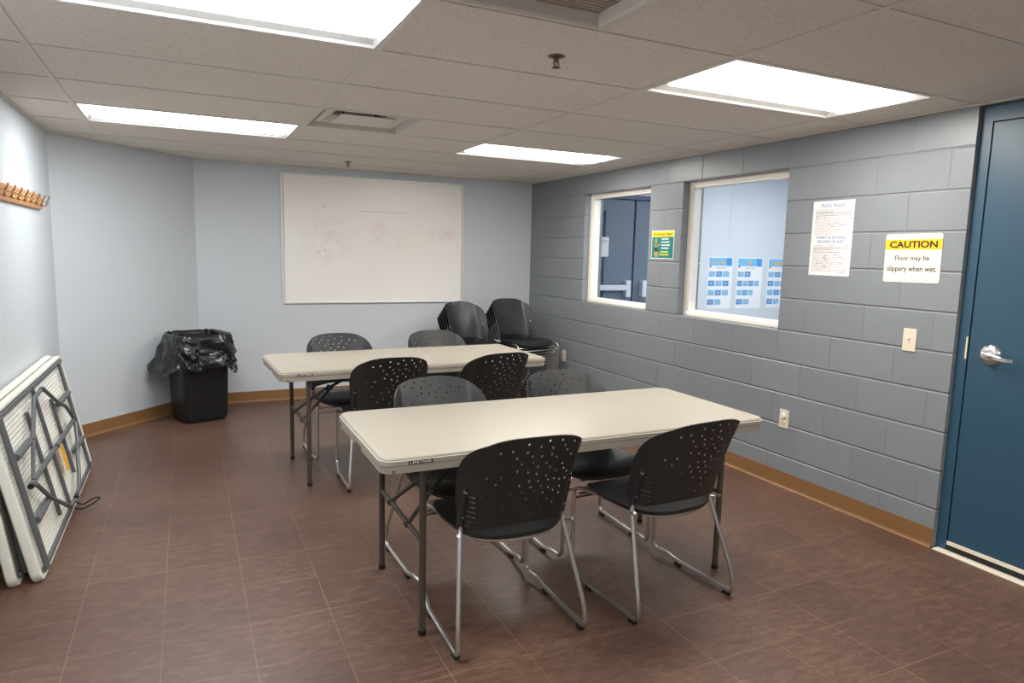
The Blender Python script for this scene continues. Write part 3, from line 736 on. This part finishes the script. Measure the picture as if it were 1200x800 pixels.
# ------------------------------------------------------------------ folding tables (standing)
def table_top_mesh(b, hx, hy, zt, th, skirt=.014, gapw=.06):
    R_ = .055
    prof = [(.016, zt), (.010, zt-.0015), (.006, zt-.006), (.0055, zt-.010), (.0, zt-.012), (0, zt-.028), (.006, zt-.032), (.006, zt-th)]
    rs = [[(x, y, z) for x, y in rrect(hx-i, hy-i, R_-i*.8, 8)] for i, z in prof]
    b.rings(rs, True, False)
    inner = [(x, y, zt-th) for x, y in rrect(hx-.020, hy-.020, R_-.016, 8)]
    inner2 = [(x, y, zt-.018) for x, y in rrect(hx-.026, hy-.026, R_-.02, 8)]
    b.rings([rs[-1], inner, inner2], False, True)
    # lower skirt, interrupted in the middle of both ends
    o = rrect(hx-.007, hy-.007, R_-.005, 8); q = rrect(hx-.018, hy-.018, R_-.014, 8)
    n = len(o)
    def dens(pl):
        out = []
        for k in range(n):
            a, c = Vector(pl[k]), Vector(pl[(k+1) % n]); m = 12 if (a-c).length > .3 else 1
            out += [a.lerp(c, t/m) for t in range(m)]
        return out
    o, q = dens(o), dens(q); n = len(o)
    for k in range(n):
        a, c = o[k], o[(k+1) % n]; mid = (a+c)/2
        if abs(mid.y+.02) < gapw and abs(mid.x) > hx-.1: continue
        e, f = q[k], q[(k+1) % n]; z1, z0 = zt-th+.001, zt-th-skirt
        b.rings([[(a.x, a.y, z0), (c.x, c.y, z0), (f.x, f.y, z0), (e.x, e.y, z0)], [(a.x, a.y, z1), (c.x, c.y, z1), (f.x, f.y, z1), (e.x, e.y, z1)]])
def make_table(lab, lx=.737, rx=.718):
    hx, hy, zt = .915, .391, .733
    r = empty('folding_table'); tag(r, lab, 'table', 'folding tables set up in the room')
    b = MB(); table_top_mesh(b, hx, hy, zt, .045); b.build('tabletop', M_TOP, r, smooth=True, angle=25)
    b = MB(); b.box(-hx+.10, -hx+.192, -hy-.0008, -hy+.002, zt-.027, zt-.014); bd = b.build('badge', M_INK, r)
    text('LIFETIME', M_PAPER, Matrix.Translation((0, -hy-.0009, 0)) @ ON_BACK, -hx+.106, zt-.0245, .080, .0085, bd, 'lettering', .01, .0003)
    for s in (-1, 1):   # underside rails
        b = MB(); b.box(-hx+.06, hx-.06, s*.315-.012, s*.315+.012, zt-.052, zt-.0185); b.build('side_rail', M_LEG, r)
    for X, sgn in ((-lx, 1), (rx, -1)):
        for s in (-1, 1):
            b = MB(); b.tube([(X, s*.30-.02, zt-.050), (X, s*.30-.02, .018)], .0135, 12); lg = b.build('leg', M_LEG, r, smooth=True)
            b = MB(); b.cyl((X, s*.30-.02, 0), (X, s*.30-.02, .02), .0155, 12); b.build('leg_cap', M_RUB, lg)
        b = MB(); b.cyl((X, -.32, .375), (X, .28, .375), .010, 10); b.cyl((X, -.31, zt-.062), (X, .31, zt-.062), .011, 10); b.build('cross_bar', M_LEG, r, smooth=True)
        for s in (-1, 1):
            b = MB(); b.tube(fillet([(X, s*.13, .375), (X+sgn*.05, s*.11, .42), (X+sgn*.20, s*.03, .55)], .05, 4), .009, 8)
            b.cyl((X-.004, s*.13-.012, .375), (X-.004, s*.13+.012, .375), .014, 10); b.build('brace', M_LEG, r, smooth=True)
        b = MB(); b.tube([(X+sgn*.17, 0, .535), (X+sgn*.46, 0, zt-.055)], .010, 10); b.cyl((X+sgn*.20, -.05, .55), (X+sgn*.20, .05, .55), .010, 8)
        b.cyl((X+sgn*.46, -.31, zt-.045), (X+sgn*.46, .31, zt-.045), .009, 8); b.build('brace_arm', M_LEG, r, smooth=True)
    return r
T1 = make_table('nearer almond folding table with four perforated black chairs around it')
T1.location = (1.509, 2.672, 0); T1.rotation_euler.z = -.001
T2 = copy_tree(T1); tag(T2, 'farther almond folding table, in front of the whiteboard', 'table', 'folding tables set up in the room')
T2.location = (1.371, 4.560, 0); T2.rotation_euler.z = .037

# ------------------------------------------------------------------ perforated stacking chair
HOLES_PX = [(591,187),(655,193),(696,165),(768,159),(846,162),(721,196),(790,180),(810,202),(876,188),(904,194),(460,239),(517,225),(592,224),(545,254),(575,278),(620,240),(669,236),(724,226),(753,235),(845,225),(630,265),(700,264),(800,267),(730,284),(815,291),(768,302),(840,305),(559,312),(615,314),(661,320),(716,326),(660,286),(485,346),(417,358),(465,380),(582,380),(629,356),(677,354),(733,345),(767,341),(803,345),(840,339),(699,377),(643,384),(742,384),(815,380),(776,397),(603,407),(545,418),(668,405),(715,409),(818,412),(408,442),(475,455),(565,464),(628,438),(690,440),(745,440),(785,457),(710,478),(615,490),(520,492),(665,505)]
def back_map(u, v):
    t = min(max(v, 0)/.385, 1); y = -.232-.118*t**1.3+(1.15-.55*t)*u*u+(1.3-.7*t)*max(abs(u)-.19, 0)
    return Vector((u*(1-.06*abs(u)/.25), y, .452+v*.99))
def tube_at(v): p = back_map(.224, v); return Vector((p.x, p.y, p.z))
def chair_mesh_parts():
    H0 = .385
    out = []
    hwid = lambda v: .229+.032*math.sin(min(v/.30, 1)*PI/2)
    for k in range(13):                                   # bottom edge, arched
        u = -.232+.464*k/12; out.append((u, .026*(1-(u/.232)**2)))
    for k in range(1, 9): v = .225*k/9; out.append((hwid(v), v))
    for k in range(33):
        a = PI*k/32; c, s = math.cos(a), math.sin(a); e = 2/2.9
        out.append((hwid(.225)*math.copysign(abs(c)**e, c), .225+(H0-.225)*abs(s)**e))
    for k in range(8, 0, -1): v = .225*k/9; out.append((-hwid(v), v))
    poly = out
    def inside(p):
        x, y = p; c = False; n = len(poly)
        for i in range(n):
            (x1, y1), (x2, y2) = poly[i], poly[(i+1) % n]
            if (y1 > y) != (y2 > y) and x < (x2-x1)*(y-y1)/(y2-y1)+x1: c = not c
        return c
    holes = []
    for (px, py) in HOLES_PX:
        u = (px-636)/640*.5; yt = 190-(px-340)*.136; yb = 630-(px-280)*.137; v = (yb-py)/(yb-yt)*H0
        holes.append((u, v))
    hr = .0049
    V = [Vector(p) for p in poly]; E = [(i, (i+1) % len(poly)) for i in range(len(poly))]
    for (u, v) in holes:
        n0 = len(V)
        for k in range(8): V.append(Vector((u+hr*math.cos(PI*k/4+.3), v+hr*math.sin(PI*k/4+.3))))
        E += [(n0+k, n0+(k+1) % 8) for k in range(8)]
    g = .014
    for i in range(-20, 21):
        for j in range(0, 30):
            p = (i*g+(j % 2)*g/2, j*g)
            if not inside(p): continue
            if min((Vector(p)-Vector(h)).length for h in holes) < hr+.004: continue
            if min((Vector(p)-Vector(h)).length for h in poly) < .007: continue
            V.append(Vector(p))
    vo, eo, fo, *_ = delaunay_2d_cdt(V, E, [], 0, 1e-6)
    b = MB(); vs = [b.bm.verts.new(back_map(p.x, p.y)) for p in vo]
    for f in fo:
        c = sum((vo[i] for i in f), Vector((0, 0)))/len(f)
        if not inside(c): continue
        if any((c-Vector(h)).length < hr*.93 for h in holes): continue
        b.face([vs[i] for i in f])
    for vv in [x for x in b.bm.verts if not x.link_faces]: b.bm.verts.remove(vv)
    return b
def make_chair():
    r = empty('perforated_chair')
    bk = chair_mesh_parts()
    for f in bk.bm.faces: pass
    bo = bk.build('backrest', M_BLK, r, smooth=True, angle=60)
    md = bo.modifiers.new('thick', 'SOLIDIFY'); md.thickness = .004; md.offset = 0
    es = bo.modifiers.new('crisp rims', 'EDGE_SPLIT'); es.split_angle = math.radians(45)
    # moulded sleeves that grip the frame tubes, with short ribs
    for s in (-1, 1):
        b = MB(); pts = [Vector((s*tube_at(v).x, tube_at(v).y-.004, tube_at(v).z)) for v in (-.004, .03, .07, .11, .15, .18)]
        b.tube(pts, [.0135, .0135, .013, .012, .010, .004], 12)
        for k in range(7):
            v = .012+k*.021; p0 = back_map(s*.222, v); p1 = back_map(s*(.185+.002*k), v)
            b.tube([p0+Vector((0, -.006, 0)), p1+Vector((0, -.0035, 0))], [.0032, .0012], 6)
        sl = b.build('tube_sleeve', M_BLK, bo, smooth=True)
        p = back_map(s*.224, .045)+Vector((0, -.0175, 0)); b = MB(); b.lathe([(.004, 0), (.0035, .0015)], 10, Matrix.Translation(p) @ Matrix.Rotation(PI/2, 4, 'X')); b.build('rivet', M_CHROME, sl)
    # seat shell
    b = MB(); n = 44; rows = []
    def prof(rho, a):
        e = 2/3.2; c, s = math.cos(a), math.sin(a)
        x = .240*math.copysign(abs(c)**e, c)*rho; y = .238*math.copysign(abs(s)**e, s)*rho
        x *= 1-.10*max(-y, 0)/.238; y += .012
        z = .447-.016*(1-rho**2)
        z -= .014*max(0, -(y-.012)/.238)**2
        if y > .13: z -= .035*((y-.13)/.125)**2
        return Vector((x, y, z))
    b.bm.verts.ensure_lookup_table()
    rhos = [.12, .3, .5, .68, .82, .92, .975, 1.0]
    rs = [[prof(rr, 2*PI*k/n) for k in range(n)] for rr in rhos]
    rim = [p+Vector((0, 0, -.008)) for p in rs[-1]]
    cen = Vector((0, .03, .444)); rim2 = [p+(Vector((cen.x, cen.y, p.z))-p).normalized()*.010+Vector((0, 0, -.020)) for p in rs[-1]]
    rim3 = [p+(Vector((cen.x, cen.y, p.z))-p).normalized()*.030+Vector((0, 0, -.016)) for p in rs[-1]]
    und = [[p+Vector((0, 0, -.010)) for p in q] for q in rs[:-2]][::-1]
    b.rings(rs+[rim, rim2, rim3]+und, True, True)
    b.build('seat', M_BLK, r, smooth=True, angle=50)
    # chrome tube frame, one continuous sled per side
    R_ = .0095
    for s in (-1, 1):
        top_ = [Vector((s*tube_at(v).x, tube_at(v).y-.004, tube_at(v).z)) for v in (.16, .08, .0)]
        pts = top_+[Vector((s*.262, -.262, .10)), Vector((s*.263, -.272, .0215)),
               Vector((s*.262, .085, .0215)), Vector((s*.254, .150, .040)), Vector((s*.244, .232, .034)), Vector((s*.243, .236, .416)), Vector((s*.222, .15, .426)), Vector((s*.205, -.06, .424)), Vector((s*.19, -.13, .424))]
        path = fillet(pts, [.03, .04, .12, .034, .04, .04, .05, .035, .05, .05], 6)
        b = MB(); b.tube(path, R_, 10); b.build('sled_leg', M_TUBE, r, smooth=True)
        for y in (-.235, .07):
            b = MB(); b.box(s*.262-.009, s*.262+.009, y-.02, y+.02, 0, .0165); b.build('glide', M_RUB, r, bevel=.003, bseg=1)
        b = MB(); b.tube([(s*.196, -.11, .424), (s*.232, -.165, .430), (s*.2365, -.185, .44)], .007, 8); b.build('frame_link', M_TUBE, r, smooth=True)
    b = MB(); b.tube(fillet([(.19, -.13, .424), (.15, -.185, .412), (.0, -.215, .400), (-.15, -.185, .412), (-.19, -.13, .424)], .09, 6), .0075, 10); b.build('seat_rail', M_TUBE, r, smooth=True)
    b = MB(); b.cyl((-.243, .232, .365), (.243, .232, .365), .006, 8); b.cyl((-.238, .205, .392), (.238, .205, .392), .006, 8); b.build('cross_bar', M_TUBE, r, smooth=True)
    return r
CH = make_chair()
GRP = 'perforated black chairs at the tables'
used = []
def place_chair(x, y, rz, lab, group=GRP, z=0):
    c = CH if not used else copy_tree(CH)
    used.append(c); c.location = (x, y, z); c.rotation_euler.z = rz
    tag(c, lab, 'chair', group)
    return c
place_chair(1.102, 2.390, -.02, 'perforated black chair with its back to the camera, front left of the nearer table')
place_chair(1.822, 2.352, .065, 'perforated black chair with its back to the camera, front right of the nearer table')
place_chair(1.116, 2.900, PI+.02, 'perforated black chair facing the camera behind the nearer table, left of the two')
place_chair(1.818, 2.893, PI-.03, 'perforated black chair facing the camera behind the nearer table, right of the two')
place_chair(1.110, 4.250, .0, 'perforated black chair backing onto the aisle, near left side of the farther table')
place_chair(1.795, 4.240, .10, 'perforated black chair backing onto the aisle, near right side of the farther table')
place_chair(1.005, 4.830, PI, 'black chair behind the farther table at its left end, nearest the bin')
place_chair(1.770, 4.850, PI, 'black chair behind the farther table at its right end, nearest the stacks')
def stack(x, y, rz, n, words, group, sy=.030, sz=.033):
    d = Vector((-math.sin(rz), math.cos(rz)))
    order = {0: 'bottom', 1: 'second from the bottom', n-1: 'topmost'}
    names = ['bottom', 'second from bottom', 'third from bottom', 'fourth from bottom', 'fifth from bottom', 'sixth']
    for k in range(n):
        nm = 'topmost' if k == n-1 else names[k]
        place_chair(x+d.x*sy*k, y+d.y*sy*k, rz, 'stacked black chair, %s of the %s' % (nm, words), group, z=sz*k)
stack(2.52, 6.20, PI+.30, 5, 'left stack under the whiteboard corner', 'chairs in the left stack')
stack(2.99, 6.16, PI+.17, 6, 'right stack beside the block wall', 'chairs in the right stack')

# ------------------------------------------------------------------ trash bin and bag
bx, by = .062, 6.275
bn = empty('trash_bin', (bx, by, 0), .35); tag(bn, 'black plastic trash bin in the corner of the angled wall', 'bin')
def sup(h, z, e=5.5, n=64, sc=1):
    return [Vector((h*math.copysign(abs(math.cos(2*PI*k/n))**(2/e), math.cos(2*PI*k/n)), h*math.copysign(abs(math.sin(2*PI*k/n))**(2/e), math.sin(2*PI*k/n)), z)) for k in range(n)]
b = MB(); b.rings([sup(.165, 0), sup(.172, .004), sup(.172, .022), sup(.182, .026), sup(.186, .05), sup(.205, .70), sup(.214, .702), sup(.214, .722), sup(.199, .722), sup(.196, .69), sup(.170, .03)], True, True)
b.build('bin_body', M_BIN, bn, smooth=True, angle=40)
b = MB()
for s in (-1, 1): b.box(s*.196-.018, s*.196+.018, -.05, .05, .60, .63)
b.build('bin_handle', M_BIN, bn, bevel=.004)
bag = empty('trash_bag', (bx, by, 0), .35); tag(bag, 'crumpled black plastic bag lining and draped over the trash bin', 'bag')
b = MB(); n = 220; rs = []
key = [(-.030, .30), (-.024, .50), (-.018, .66), (-.010, .722), (.008, .737), (.022, .728), (.030, .70), (.036, .66), (.040, .61), (.044, .56), (.048, .51), (.052, .47), (.055, .44)]
prof = []
for (a0, z0), (a1, z1) in zip(key, key[1:]):
    m = max(1, int(abs(z1-z0)/.012)); prof += [(a0+(a1-a0)*t/m, z0+(z1-z0)*t/m, len(prof)) for t in range(m)]
prof.append(key[-1]+(0,)); inside_n = next(i for i, q in enumerate(prof) if q[0] >= .022)
def crumple(a, z):
    p = sup(.207, z, 5.0, 360)[int(a/(2*PI)*360) % 360]; p = Vector((p.x*4.4+z*1.6, p.y*4.4-z*1.2, z*2.0))
    tot = 0
    for f, amp in ((2.3, 1.0), (4.7, .55), (9.5, .25)):
        q = p*f+Vector((noise.noise(p*f*.7+Vector((3, 1, 9))), noise.noise(p*f*.7+Vector((7, 4, 2))), 0))*.8
        d, _ = noise.voronoi(q); tot += amp*(d[1]-d[0])
    return tot
for m_, (off, z, _) in enumerate(prof):
    ring = []; outer = m_ >= inside_n; out = (.737-z)/.30 if outer else 0
    for k in range(n):
        a = 2*PI*k/n; base = sup(.207, z, 5.0, n)[k]; d = Vector((math.cos(a), math.sin(a), 0))
        flare = max(0, math.cos(a+.35-PI*1.04))**3*.095*out*out + .012*out
        wave = .045*noise.noise(Vector((d.x*2, d.y*2, 7)))+.016*math.sin(3*a+1)+.012*math.sin(7*a)
        c_ = crumple(a, z)
        rr = off + (c_-.45)*(.012+.034*min(1, out*2) if outer else .012) + flare
        if outer: rr = max(rr, .010)
        elif z < .72: rr = min(rr, -.014)
        ring.append(base+d*rr+Vector((0, 0, wave*out if outer else (.010*noise.noise(Vector((a*5, 3, 1))) if z > .70 else 0))))
    rs.append(ring)
b.rings(rs, True, False)
bo = b.build('bag_film', M_BAG, bag, smooth=True, angle=28)

# ------------------------------------------------------------------ folding tables leaning on the left wall
def leaning(loc_x, y0, th, lab, detail):
    """local frame: x = out of the underside, y = along the table, z = up the slope"""
    r = empty('folding_table', (loc_x, y0, 0)); r.rotation_euler = (0, -th, 0)
    tag(r, lab, 'table', 'folded tables leaning on the left wall')
    Lh, Wd, T = 1.775, .765, .040
    b = MB(); c = lambda i, x: [(x, Lh/2+u, Wd/2+v) for u, v in rrect(Lh/2-i, Wd/2-i, .055-i*.7, 8)]
    b.rings([c(.006, -T), c(.0, -T+.006), c(0, -.012), c(.004, -.002), c(.010, 0), c(.016, -.001), c(.018, -.020)], True, False)
    b.build('tabletop', M_TOPW, r, smooth=True, angle=35)
    # dimpled underside panel
    b = MB(); p = .0215; ny = int((Lh-.05)/p); nz = int((Wd-.05)/p); sub = 4
    g = []
    for j in range(nz*sub+1):
        row = []
        for i in range(ny*sub+1):
            y = .022+i*(Lh-.044)/(ny*sub); z = .022+j*(Wd-.044)/(nz*sub)
            a = (y+z)/.042; q = (y-z)/.042
            hgt = .0080*(.5+.5*math.cos(2*PI*a)*math.cos(2*PI*q)) if detail else 0
            row.append(b.bm.verts.new((-.0155+hgt, y, z)))
        g.append(row)
    for j in range(len(g)-1):
        for i in range(len(g[0])-1): b.face([g[j][i], g[j][i+1], g[j+1][i+1], g[j+1][i]])
    b.build('underside', M_TOPW, r, smooth=True, angle=80)
    Y = lambda y: y-y0
    for z in (.034, Wd-.034):
        b = MB(); b.box(-.010, .006, .075, Lh-.055, z-.011, z+.011); b.build('side_rail', M_GREY, r, bevel=.003, bseg=1)
    def bar(nm, pts, rad, x=.012, fl=.02):
        b = MB(); b.tube(fillet([(x, Y(y), z) for y, z in pts], fl, 4), rad, 8); return b.build(nm, M_GREY, r, smooth=True)
    bar('end_rail', [(3.450, .030), (3.445, .735)], .013, .010); bar('end_rail', [(4.955, .030), (4.94, .735)], .011, .010)
    if not detail: return r
    bar('cross_rail', [(4.20, .045), (4.16, .735)], .010, .004)
    bar('cross_rail', [(3.945, .100), (3.915, .655)], .010, .004); bar('cross_rail', [(4.515, .150), (4.49, .600)], .010, .004)
    bar('leg_hub', [(3.49, .402), (4.79, .400)], .012, .030)
    for pts in ([(3.47, .547), (3.765, .547)], [(3.48, .248), (3.765, .250)], [(4.925, .546), (4.545, .552)], [(4.94, .245), (4.610, .245)]): bar('leg_pivot', pts, .0165, .018)
    bar('folded_leg', [(3.755, .548), (4.00, .700), (4.19, .705)], .0105, .032)
    bar('folded_leg', [(4.24, .705), (4.515, .560), (4.655, .515), (4.80, .395)], .0105, .032)
    bar('folded_leg', [(3.49, .400), (3.58, .385), (3.755, .252), (4.055, .095), (4.21, .078)], .0105, .032)
    bar('folded_leg', [(4.80, .390), (4.69, .275), (4.612, .245), (4.48, .145), (4.38, .092), (4.28, .084)], .0105, .032)
    bar('folded_leg', [(3.755, .545), (3.56, .410)], .0095, .032)
    for (y, z) in ((3.50, .402), (4.79, .398), (4.155, .402), (4.21, .705), (4.245, .080)):
        b = MB(); b.lathe([(.012, -.012), (.013, -.008), (.013, .008), (.012, .012)], 12, Matrix.Translation((.032, Y(y), z)) @ Matrix.Rotation(PI/2, 4, 'X')); b.build('pivot_clip', M_RUB, r)
    b = MB(); b.box(.0165, .0172, Y(4.30), Y(4.375), .215, .36); b.build('warning_sticker', M_STICK, r)
    b = MB(); b.tube(fillet([(.02, Y(4.22), .075), (.05, Y(4.23), .03), (.11, Y(4.26), .045), (.14, Y(4.27), .035), (.11, Y(4.245), .022), (.05, Y(4.21), .015), (.015, Y(4.22), .03)], .02, 4), .0045, 8)
    b.build('strap_loop', M_RUB, r, smooth=True)
    return r
leaning(-.605, 3.365, math.radians(11), 'folded white table leaning by the left wall, grey legs and dimpled underside outward', True)
leaning(-.690, 3.345, math.radians(7.7), 'second folded white table hidden behind the dimpled one, against the left wall', False)
